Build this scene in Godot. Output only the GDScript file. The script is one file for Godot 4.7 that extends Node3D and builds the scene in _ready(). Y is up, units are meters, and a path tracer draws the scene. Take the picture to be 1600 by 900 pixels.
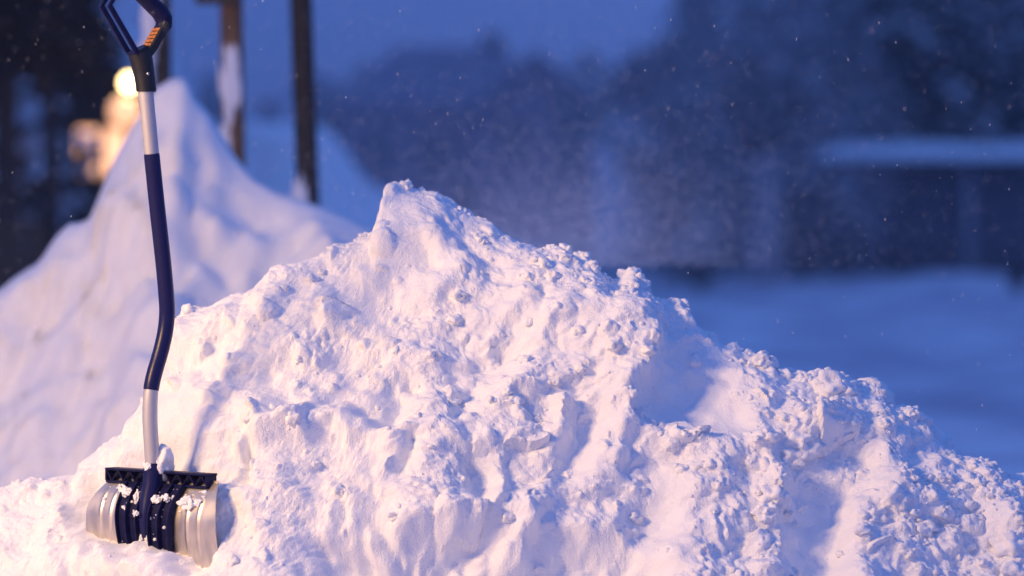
extends Node3D
# A shovel stuck in a heap of fresh snow at dusk: a park lamp left of the camera lights the heap, the blue evening sky the rest.

const EYE := Vector3(0, 1.37, 0)
const LENS := 6000.0          # focal length in pixels of a 1600-pixel-wide frame
const HORIZON := 330.0
const PITCH := -0.02          # radians, a little downwards

var M := {}
var names_taken := {}
var rng := RandomNumberGenerator.new()


# ---------------------------------------------------------------- mesh collector
class MB:
	var v := PackedVector3Array()
	var n := PackedVector3Array()
	var ix := PackedInt32Array()

	func mesh() -> ArrayMesh:
		var a := []
		a.resize(Mesh.ARRAY_MAX)
		a[Mesh.ARRAY_VERTEX] = v
		a[Mesh.ARRAY_NORMAL] = n
		a[Mesh.ARRAY_INDEX] = ix
		var m := ArrayMesh.new()
		m.add_surface_from_arrays(Mesh.PRIMITIVE_TRIANGLES, a)
		return m

	func tri(a: Vector3, b: Vector3, c: Vector3, out: Vector3) -> void:
		# flat triangle whose front looks along out
		var nn := (c - a).cross(b - a)
		if nn.dot(out) < 0.0:
			var t := b
			b = c
			c = t
			nn = -nn
		nn = nn.normalized()
		var k := v.size()
		v.append(a); v.append(b); v.append(c)
		n.append(nn); n.append(nn); n.append(nn)
		ix.append(k); ix.append(k + 1); ix.append(k + 2)

	func quad(a: Vector3, b: Vector3, c: Vector3, d: Vector3, out: Vector3) -> void:
		tri(a, b, c, out)
		tri(a, c, d, out)

	# a box with chamfered edges
	func box(t: Transform3D, size: Vector3, bev := 0.003) -> void:
		var h := size * 0.5
		bev = minf(bev, minf(h.x, minf(h.y, h.z)) * 0.6)
		for ax in 3:
			for s in [-1.0, 1.0]:
				var p := []
				var b := (ax + 1) % 3
				var c := (ax + 2) % 3
				for q in [[-1.0, -1.0], [1.0, -1.0], [1.0, 1.0], [-1.0, 1.0]]:
					var w := Vector3.ZERO
					w[ax] = s * h[ax]
					w[b] = q[0] * (h[b] - bev)
					w[c] = q[1] * (h[c] - bev)
					p.append(t * w)
				var o := Vector3.ZERO
				o[ax] = s
				quad(p[0], p[1], p[2], p[3], t.basis * o)
		for ax in 3:
			var b := (ax + 1) % 3
			var c := (ax + 2) % 3
			for sb in [-1.0, 1.0]:
				for sc in [-1.0, 1.0]:
					var p := []
					for e in [-1.0, 1.0]:
						var w1 := Vector3.ZERO
						w1[ax] = e * (h[ax] - bev); w1[b] = sb * h[b]; w1[c] = sc * (h[c] - bev)
						var w2 := Vector3.ZERO
						w2[ax] = e * (h[ax] - bev); w2[b] = sb * (h[b] - bev); w2[c] = sc * h[c]
						p.append(t * w1); p.append(t * w2)
					var o := Vector3.ZERO
					o[b] = sb; o[c] = sc
					quad(p[0], p[1], p[3], p[2], t.basis * o)
		for sx in [-1.0, 1.0]:
			for sy in [-1.0, 1.0]:
				for sz in [-1.0, 1.0]:
					var s := Vector3(sx, sy, sz)
					tri(t * (s * Vector3(h.x, h.y - bev, h.z - bev)), t * (s * Vector3(h.x - bev, h.y, h.z - bev)), t * (s * Vector3(h.x - bev, h.y - bev, h.z)), t.basis * s)

	# a swept round tube with closed ends; flat squeezes it along "side"
	func tube(path: Array, radii: Array, sides := 16, squeeze := 1.0, hint := Vector3(0, 0, 1)) -> void:
		var k0 := v.size()
		var cnt := path.size()
		for i in cnt:
			var d: Vector3 = (path[mini(i + 1, cnt - 1)] - path[maxi(i - 1, 0)]).normalized()
			var a := hint.cross(d)
			if a.length() < 0.05:
				a = Vector3(1, 0, 0.3).cross(d)
			a = a.normalized()
			var b := d.cross(a).normalized()
			for j in sides:
				var f := TAU * j / sides
				var o: Vector3 = a * cos(f) + b * sin(f) * squeeze
				v.append(path[i] + o * radii[i])
				n.append((a * cos(f) + b * sin(f) / squeeze).normalized())
		for i in cnt - 1:
			for j in sides:
				var p := k0 + i * sides + j
				var q := k0 + i * sides + (j + 1) % sides
				ix.append_array(PackedInt32Array([p, p + sides, q, q, p + sides, q + sides]))
		for e in 2:
			var i0 := 0 if e == 0 else cnt - 1
			var out: Vector3 = (path[0] - path[1]) if e == 0 else (path[cnt - 1] - path[cnt - 2])
			for j in range(1, sides - 1):
				tri(v[k0 + i0 * sides], v[k0 + i0 * sides + j], v[k0 + i0 * sides + j + 1], out)

	# a grid of points, rows of equal length, smooth normals; flip turns it over
	func sheet(pts: PackedVector3Array, cols: int, rows: int, flip := false) -> void:
		var k0 := v.size()
		var sgn := -1.0 if flip else 1.0
		v.append_array(pts)
		for r in rows:
			var ra := maxi(r - 1, 0) * cols
			var rb := mini(r + 1, rows - 1) * cols
			for c in cols:
				var dx := pts[r * cols + mini(c + 1, cols - 1)] - pts[r * cols + maxi(c - 1, 0)]
				var dy := pts[rb + c] - pts[ra + c]
				n.append(dy.cross(dx).normalized() * sgn)
		var k := ix.size()
		ix.resize(k + (rows - 1) * (cols - 1) * 6)
		for r in rows - 1:
			for c in cols - 1:
				var p := k0 + r * cols + c
				if flip:
					ix[k] = p; ix[k + 1] = p + cols; ix[k + 2] = p + 1
					ix[k + 3] = p + 1; ix[k + 4] = p + cols; ix[k + 5] = p + cols + 1
				else:
					ix[k] = p; ix[k + 1] = p + 1; ix[k + 2] = p + cols
					ix[k + 3] = p + 1; ix[k + 4] = p + cols + 1; ix[k + 5] = p + cols
				k += 6

	func add(o: MB, t: Transform3D) -> void:
		var k0 := v.size()
		for p in o.v:
			v.append(t * p)
		var nb := t.basis.inverse().transposed()
		for p in o.n:
			n.append((nb * p).normalized())
		for i in o.ix:
			ix.append(i + k0)


# ---------------------------------------------------------------- naming and adding
func numbered(called: String) -> String:
	var k: int = names_taken.get(called, 0)
	names_taken[called] = k + 1
	return called if k == 0 else "%s_%03d" % [called, k]


func part(called: String, m: Mesh, mat: Material, parent: Node3D, at := Transform3D()) -> MeshInstance3D:
	var o := MeshInstance3D.new()
	o.name = called
	o.mesh = m
	o.material_override = mat
	o.transform = at
	parent.add_child(o, true)
	return o


func thing(called: String, label: String, category: String, at := Vector3.ZERO, turn := 0.0, group := "") -> Node3D:
	var o := Node3D.new()
	o.name = numbered(called)
	add_child(o)
	o.position = at
	o.rotation.y = turn
	tag(o, label, category, group)
	return o


func single(called: String, m: Mesh, mat: Material, label: String, category: String, at := Transform3D(), group := "") -> MeshInstance3D:
	var o := part(numbered(called), m, mat, self, at)
	tag(o, label, category, group)
	return o


func tag(o: Node3D, label: String, category: String, group := "") -> void:
	o.set_meta("label", label)
	o.set_meta("category", category)
	if group:
		o.set_meta("group", group)


func structure(called: String, m: Mesh, mat: Material) -> MeshInstance3D:
	var o := part(called, m, mat, self)
	o.set_meta("kind", "structure")
	return o


# the point that the photograph shows at px, py (1600 x 900) if it stands d metres in front of the camera
func at(px: float, py: float, d: float) -> Vector3:
	return Vector3((px - 800.0) * d / LENS, EYE.y - (py - HORIZON) * d / LENS, -d)


func ground_at(px: float, d: float) -> Vector3:
	return Vector3((px - 800.0) * d / LENS, 0, -d)


func T(p: Vector3, b := Basis()) -> Transform3D:
	return Transform3D(b, p)


# ---------------------------------------------------------------- materials
func noise(type: int, freq: float, sd: int, octaves := 1) -> FastNoiseLite:
	var f := FastNoiseLite.new()
	f.noise_type = type
	f.frequency = freq
	f.seed = sd
	if octaves > 1:
		f.fractal_type = FastNoiseLite.FRACTAL_FBM
		f.fractal_octaves = octaves
	else:
		f.fractal_type = FastNoiseLite.FRACTAL_NONE
	return f


func noise_tex(f: FastNoiseLite, size: int, lo: Color, hi: Color) -> ImageTexture:
	var im: Image = f.get_seamless_image(size, size)
	var o := Image.create(size, size, false, Image.FORMAT_RGB8)
	for y in size:
		for x in size:
			o.set_pixel(x, y, lo.lerp(hi, im.get_pixel(x, y).r))
	return ImageTexture.create_from_image(o)


func lin(r: float, g: float, b: float) -> Color:
	return Color(r, g, b).linear_to_srgb()


func mat(c: Color, rough := 0.8, metal := 0.0) -> StandardMaterial3D:
	var m := StandardMaterial3D.new()
	m.albedo_color = c
	m.roughness = rough
	m.metallic = metal
	return m


func grained(c: Color, rough: float, tex: Texture2D, bump: Texture2D, scale: Vector3, cm: float, world := true) -> StandardMaterial3D:
	var m := mat(c, rough)
	m.albedo_texture = tex
	m.uv1_triplanar = true
	m.uv1_world_triplanar = world
	m.uv1_scale = scale
	if bump:
		m.heightmap_enabled = true
		m.heightmap_texture = bump
		m.heightmap_scale = cm
	return m


func make_materials() -> void:
	var crystals := noise_tex(noise(FastNoiseLite.TYPE_SIMPLEX, 0.09, 3, 4), 512, Color(0, 0, 0), Color(1, 1, 1))
	var soft := noise_tex(noise(FastNoiseLite.TYPE_SIMPLEX, 0.012, 5, 3), 256, Color(0.97, 0.97, 0.975), Color(1, 1, 1))
	var snow := grained(lin(0.9, 0.905, 0.92), 0.85, soft, crystals, Vector3(4, 4, 4), 0.16)
	snow.metallic_specular = 0.3
	M.snow = snow
	M.far_snow = grained(lin(0.88, 0.89, 0.91), 0.9, soft, null, Vector3(0.3, 0.3, 0.3), 0.0)
	M.field_snow = grained(lin(0.92, 0.92, 0.93), 0.9, noise_tex(noise(FastNoiseLite.TYPE_SIMPLEX, 0.016, 71, 4), 512, Color(0.72, 0.66, 0.72), Color(1, 1, 1)), null, Vector3(0.045, 0.045, 0.045), 0.0)
	M.flake = mat(lin(0.9, 0.9, 0.92), 0.7)
	var streak := noise_tex(noise(FastNoiseLite.TYPE_SIMPLEX, 0.03, 9, 4), 256, Color(0.6, 0.6, 0.6), Color(1, 1, 1))
	var alu := grained(lin(0.84, 0.77, 0.68), 0.5, noise_tex(noise(FastNoiseLite.TYPE_SIMPLEX, 0.02, 12, 3), 256, Color(0.86, 0.86, 0.86), Color(1, 1, 1)), null, Vector3(5, 2, 5), 0.0, false)
	alu.metallic = 1.0
	alu.roughness_texture = noise_tex(noise(FastNoiseLite.TYPE_SIMPLEX, 0.02, 13, 3), 256, Color(0.75, 0.75, 0.75), Color(1, 1, 1))
	M.aluminium = alu
	var tube_alu := mat(lin(0.55, 0.54, 0.56), 0.55, 0.6)
	M.tube = tube_alu
	var navy := grained(lin(0.011, 0.012, 0.085), 0.45, streak, crystals, Vector3(9, 9, 9), 0.04, false)
	navy.metallic_specular = 0.3
	M.navy = navy
	M.navy_gloss = mat(lin(0.011, 0.012, 0.075), 0.33)
	M.navy_gloss.metallic_specular = 0.35
	M.black = grained(lin(0.008, 0.008, 0.014), 0.45, streak, crystals, Vector3(9, 9, 9), 0.04, false)
	M.pad = mat(lin(0.55, 0.22, 0.05), 0.6)
	M.steel = mat(lin(0.6, 0.6, 0.6), 0.3, 1.0)
	var bark := noise_tex(noise(FastNoiseLite.TYPE_SIMPLEX, 0.03, 21, 4), 256, Color(0.5, 0.5, 0.5), Color(1, 1, 1))
	M.brown_post = grained(lin(0.30, 0.17, 0.09), 0.8, bark, bark, Vector3(6, 1, 6), 0.3)
	M.dark_post = grained(lin(0.035, 0.022, 0.02), 0.7, bark, bark, Vector3(6, 1, 6), 0.3)
	M.bark = grained(lin(0.06, 0.045, 0.045), 0.9, bark, bark, Vector3(3, 0.6, 3), 1.0)
	M.pale_bark = grained(lin(0.75, 0.62, 0.64), 0.9, bark, bark, Vector3(3, 0.6, 3), 1.0)
	M.needle = mat(lin(0.03, 0.035, 0.04), 0.8)
	M.dark_needle = mat(lin(0.018, 0.014, 0.016), 0.85)
	M.twig = mat(lin(0.07, 0.045, 0.03), 0.8)
	M.house_wall = grained(lin(0.78, 0.50, 0.60), 0.85, bark, null, Vector3(0.3, 0.3, 0.3), 0.0)
	M.house_roof = grained(lin(0.52, 0.42, 0.56), 0.9, bark, null, Vector3(0.4, 0.4, 0.4), 0.0)
	M.trim = mat(lin(0.2, 0.17, 0.22), 0.8)
	M.brick = grained(lin(0.14, 0.10, 0.12), 0.9, bark, null, Vector3(1, 1, 1), 0.0)
	M.glass = mat(lin(0.04, 0.045, 0.07), 0.35)
	M.shed_wall = grained(lin(0.22, 0.20, 0.24), 0.85, bark, null, Vector3(2, 0.2, 2), 0.0)
	M.shed_post = mat(lin(0.30, 0.30, 0.34), 0.8)
	M.shed_dark = mat(lin(0.03, 0.03, 0.04), 0.8)
	M.left_wall = grained(lin(0.16, 0.10, 0.06), 0.85, bark, null, Vector3(2, 0.3, 2), 0.0)
	M.fence = grained(lin(0.16, 0.10, 0.06), 0.85, bark, null, Vector3(2, 0.3, 2), 0.0)
	M.lamp_metal = mat(lin(0.02, 0.02, 0.022), 0.5, 0.3)


func glow(c: Color, e: float) -> StandardMaterial3D:
	var m := mat(lin(0.8, 0.75, 0.65), 0.5)
	m.emission_enabled = true
	m.emission = c
	m.emission_energy_multiplier = e
	return m


# ---------------------------------------------------------------- lumps
func ico(level: int) -> MB:
	var b := MB.new()
	var g := (1.0 + sqrt(5.0)) / 2.0
	var vs: Array = []
	for p in [[-1, g, 0], [1, g, 0], [-1, -g, 0], [1, -g, 0], [0, -1, g], [0, 1, g], [0, -1, -g], [0, 1, -g], [g, 0, -1], [g, 0, 1], [-g, 0, -1], [-g, 0, 1]]:
		vs.append(Vector3(p[0], p[1], p[2]).normalized())
	var fs := [[0, 11, 5], [0, 5, 1], [0, 1, 7], [0, 7, 10], [0, 10, 11], [1, 5, 9], [5, 11, 4], [11, 10, 2], [10, 7, 6], [7, 1, 8], [3, 9, 4], [3, 4, 2], [3, 2, 6], [3, 6, 8], [3, 8, 9], [4, 9, 5], [2, 4, 11], [6, 2, 10], [8, 6, 7], [9, 8, 1]]
	for l in level:
		var mid := {}
		var nf := []
		for f in fs:
			var m := []
			for e in 3:
				var i: int = f[e]
				var j: int = f[(e + 1) % 3]
				var key := mini(i, j) * 100000 + maxi(i, j)
				if not mid.has(key):
					mid[key] = vs.size()
					vs.append((vs[i] + vs[j]).normalized())
				m.append(mid[key])
			nf.append([f[0], m[0], m[2]])
			nf.append([f[1], m[1], m[0]])
			nf.append([f[2], m[2], m[1]])
			nf.append(m)
		fs = nf
	for p in vs:
		b.v.append(p)
		b.n.append(p)
	for f in fs:
		b.ix.append_array(PackedInt32Array([f[0], f[2], f[1]]))
	return b


func smooth_normals(b: MB) -> void:
	var acc := PackedVector3Array()
	acc.resize(b.v.size())
	for k in range(0, b.ix.size(), 3):
		var f := (b.v[b.ix[k + 2]] - b.v[b.ix[k]]).cross(b.v[b.ix[k + 1]] - b.v[b.ix[k]])
		for e in 3:
			acc[b.ix[k + e]] += f
	for k in acc.size():
		b.n[k] = acc[k].normalized()


func lump(level: int, sd: int, rough := 0.28) -> MB:
	var b := ico(level)
	var f := noise(FastNoiseLite.TYPE_SIMPLEX, 0.75, sd, 2)
	var c := noise(FastNoiseLite.TYPE_CELLULAR, 1.3, sd + 7)
	c.cellular_return_type = FastNoiseLite.RETURN_DISTANCE
	for k in b.v.size():
		var p := b.v[k]
		var cell := 1.0 - minf(1.0, c.get_noise_3dv(p) + 1.0)
		b.v[k] = p * (0.85 + rough * f.get_noise_3dv(p * 1.2) + 0.3 * cell + 0.05 * f.get_noise_3dv(p * 6.0))
	smooth_normals(b)
	return b


# ---------------------------------------------------------------- the heap in front
const CREST := [-300, 822, -200, 800, -100, 778, 0, 757, 30, 750, 45, 744, 60, 748, 90, 738, 112, 735, 120, 714, 136, 700, 158, 688, 168, 678, 182, 674, 196, 655, 206, 638, 216, 620, 232, 590, 250, 545, 262, 510, 272, 488, 284, 476, 318, 471, 340, 460, 360, 452, 380, 454, 396, 440, 406, 427, 420, 410, 470, 398, 510, 388, 520, 376, 550, 371, 570, 361, 586, 352, 591, 320, 596, 292, 602, 284, 616, 280, 640, 284, 660, 290, 680, 297, 700, 305, 720, 318, 745, 330, 770, 345, 790, 358, 815, 370, 835, 375, 850, 380, 872, 378, 882, 382, 895, 392, 915, 395, 930, 408, 938, 420, 955, 432, 970, 428, 985, 416, 995, 422, 1010, 440, 1030, 460, 1035, 466, 1065, 468, 1078, 480, 1090, 500, 1110, 515, 1125, 524, 1150, 533, 1160, 545, 1190, 553, 1205, 555, 1215, 572, 1240, 577, 1300, 578, 1320, 582, 1335, 595, 1360, 597, 1375, 607, 1390, 625, 1420, 637, 1445, 652, 1460, 668, 1480, 688, 1500, 703, 1530, 712, 1565, 732, 1600, 750, 1700, 800, 1850, 880, 2000, 960, 2200, 1040]
# strokes on the face of the heap: from x, y to x, y, reach to the left, reach to the right (all in pixels of the photograph = 1/750 m on the face), height in metres
const STROKES := [
	[640, 300, 690, 440, 70, 36, 0.05],
	[900, 470, 960, 500, 120, 40, 0.03],
	[965, 500, 1020, 560, 150, 26, 0.085],
	[1020, 560, 985, 650, 130, 30, 0.06],
	[1100, 590, 1130, 660, 60, 70, -0.045],
	[1050, 680, 1000, 900, 55, 60, -0.03],
	[1090, 700, 1060, 900, 36, 95, 0.05],
	[1130, 560, 1290, 600, 50, 60, 0.035],
	[1190, 655, 1200, 740, 34, 30, 0.05],
	[1250, 670, 1275, 690, 36, 30, 0.06],
	[1215, 760, 1200, 790, 36, 26, 0.045],
	[1330, 720, 1275, 900, 50, 44, -0.05],
	[1385, 700, 1330, 900, 34, 62, 0.045],
	[1480, 720, 1560, 860, 60, 60, 0.03],
	[1430, 690, 1440, 760, 26, 26, -0.04],
	[1500, 820, 1520, 860, 36, 36, -0.04],
	[1575, 830, 1590, 880, 34, 34, 0.05],
	# the ledge across the middle
	[380, 700, 470, 668, 26, 22, 0.045],
	[470, 668, 560, 668, 26, 22, 0.04],
	[560, 672, 700, 690, 36, 30, 0.03],
	[700, 690, 800, 685, 36, 30, 0.03],
	[610, 645, 640, 615, 24, 24, -0.05],
	[720, 655, 745, 640, 30, 24, -0.05],
	[800, 625, 830, 615, 28, 18, 0.045],
	[830, 660, 860, 650, 28, 26, -0.055],
	[870, 650, 880, 690, 16, 12, 0.045],
	[915, 650, 905, 735, 34, 34, -0.075],
	[750, 735, 735, 790, 22, 18, -0.04],
	[790, 740, 770, 780, 22, 14, 0.03],
	[650, 700, 645, 735, 14, 12, -0.04],
	[600, 785, 592, 815, 22, 20, -0.035],
	[540, 808, 820, 814, 34, 30, 0.05],
	[545, 790, 540, 820, 18, 16, -0.03],
	[390, 690, 384, 760, 9, 14, -0.06],
	[440, 720, 430, 900, 70, 60, 0.02],
	[850, 770, 835, 830, 30, 14, 0.03],
	[930, 760, 960, 800, 40, 34, 0.03],
	[560, 880, 960, 885, 52, 52, -0.12],
	[600, 930, 900, 930, 50, 50, -0.08],
	# hollows in the bright left part
	[520, 545, 560, 560, 34, 26, -0.035],
	[505, 505, 520, 520, 30, 22, 0.02],
	[420, 500, 440, 480, 26, 22, -0.025],
	[330, 560, 350, 620, 30, 30, -0.02],
	[650, 390, 652, 420, 14, 12, -0.02],
	[745, 410, 780, 440, 34, 30, -0.03],
	[850, 480, 780, 560, 14, 14, -0.02],
	[760, 570, 800, 560, 24, 20, -0.03],
	[430, 600, 450, 640, 30, 26, -0.02],
	# round the shovel
	[140, 800, 305, 838, 44, 40, -0.10],
	[60, 890, 190, 885, 30, 30, 0.03],
	[190, 885, 270, 888, 26, 26, 0.045],
	[270, 900, 340, 930, 26, 26, 0.045],
	[375, 830, 395, 890, 26, 30, -0.015],
]
# calm places where the shovel has cut or the snow has slid: x, y, reach in x, reach in y, share
const CALM := [[1090, 610, 70, 60, 0.95], [1120, 660, 60, 40, 0.9], [1275, 830, 50, 90, 0.85], [760, 885, 240, 62, 0.92], [600, 330, 50, 50, 0.75], [905, 700, 34, 50, 0.85], [1030, 800, 34, 90, 0.7], [640, 430, 80, 60, 0.55], [260, 700, 60, 90, 0.6]]

var crest_x := PackedFloat32Array()
var crest_low := PackedFloat32Array()
var crest_fine := PackedFloat32Array()
const X0 := -2.3
const DX := 0.004
var macro := PackedFloat32Array()
var calm := PackedFloat32Array()
const MC := 230
const MR := 110
const MX := -1.4
const MY := 0.2
const MS := 0.0125


func face_depth(x: float) -> float:
	# how far the face of the heap stands at the height of the blade's middle
	var px := x * 750.0 + 800.0
	var t := [-300.0, 8.45, 0.0, 8.21, 120.0, 8.11, 240.0, 7.99, 340.0, 7.885, 430.0, 7.85, 700.0, 7.86, 1000.0, 7.88, 1300.0, 7.93, 1600.0, 8.0, 2300.0, 8.2]
	for i in range(0, t.size() - 2, 2):
		if px < t[i + 2]:
			return lerpf(t[i + 1], t[i + 3], smoothstep(0.0, 1.0, clampf((px - t[i]) / (t[i + 2] - t[i]), 0.0, 1.0)) * 0.5 + 0.5 * clampf((px - t[i]) / (t[i + 2] - t[i]), 0.0, 1.0))
	return t[t.size() - 1]


func make_crest() -> void:
	var cnt := 1250
	var raw := PackedFloat32Array()
	raw.resize(cnt)
	for i in cnt:
		var x := X0 + i * DX
		var d := 8.3
		var h := 0.0
		for it in 5:
			var px := 800.0 + x * LENS / d
			var k := 0
			while k < CREST.size() - 4 and CREST[k + 2] < px:
				k += 2
			var py := lerpf(CREST[k + 1], CREST[k + 3], clampf((px - CREST[k]) / float(CREST[k + 2] - CREST[k]), 0.0, 1.0))
			h = EYE.y - (py - HORIZON) * d / LENS
			d = lerpf(d, face_depth(x) + (h - 0.68) * 0.84, 0.6)
		raw[i] = h
	crest_low.resize(cnt)
	crest_fine.resize(cnt)
	for i in cnt:
		var s := 0.0
		var w := 0.0
		for j in range(maxi(0, i - 45), mini(cnt, i + 46)):
			var g := exp(-pow((j - i) / 18.0, 2.0))
			s += raw[j] * g
			w += g
		crest_low[i] = s / w
		crest_fine[i] = raw[i] - s / w


func crest_at(a: PackedFloat32Array, x: float) -> float:
	var f := clampf((x - X0) / DX, 0.0, a.size() - 1.001)
	var i := int(f)
	return lerpf(a[i], a[i + 1], f - i)


func make_macro() -> void:
	macro.resize(MC * MR)
	calm.resize(MC * MR)
	for r in MR:
		for c in MC:
			var px := 800.0 + (MX + c * MS) * 750.0
			var py := HORIZON + (EYE.y - (MY + r * MS)) * 750.0
			var s := 0.0
			for k in STROKES:
				var ax: float = k[0]
				var ay: float = k[1]
				var bx: float = k[2] - ax
				var by: float = k[3] - ay
				var reach: float = maxf(k[4], k[5])
				if px < minf(ax, ax + bx) - reach * 2.6 or px > maxf(ax, ax + bx) + reach * 2.6 or py < minf(ay, ay + by) - reach * 2.6 or py > maxf(ay, ay + by) + reach * 2.6:
					continue
				var ll := bx * bx + by * by
				var t := clampf(((px - ax) * bx + (py - ay) * by) / ll, 0.0, 1.0)
				var ex := px - ax - bx * t
				var ey := py - ay - by * t
				# right of the stroke: towards the lower right of the picture
				var right := ex + 0.35 * ey
				var rad: float = lerpf(k[4], k[5], smoothstep(-0.5, 0.5, right / (sqrt(ex * ex + ey * ey) + 1e-4)))
				s += k[6] * exp(-(ex * ex + ey * ey) / (rad * rad))
			macro[r * MC + c] = s
			var q := 0.0
			for k in CALM:
				q = maxf(q, k[4] * exp(-pow((px - k[0]) / k[2], 4.0) - pow((py - k[1]) / k[3], 4.0)))
			calm[r * MC + c] = q


func sample(a: PackedFloat32Array, x: float, y: float) -> float:
	var fx := clampf((x - MX) / MS, 0.0, MC - 1.001)
	var fy := clampf((y - MY) / MS, 0.0, MR - 1.001)
	var c := int(fx)
	var r := int(fy)
	fx -= c
	fy -= r
	var k := r * MC + c
	return lerpf(lerpf(a[k], a[k + 1], fx), lerpf(a[k + MC], a[k + MC + 1], fx), fy)


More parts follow.
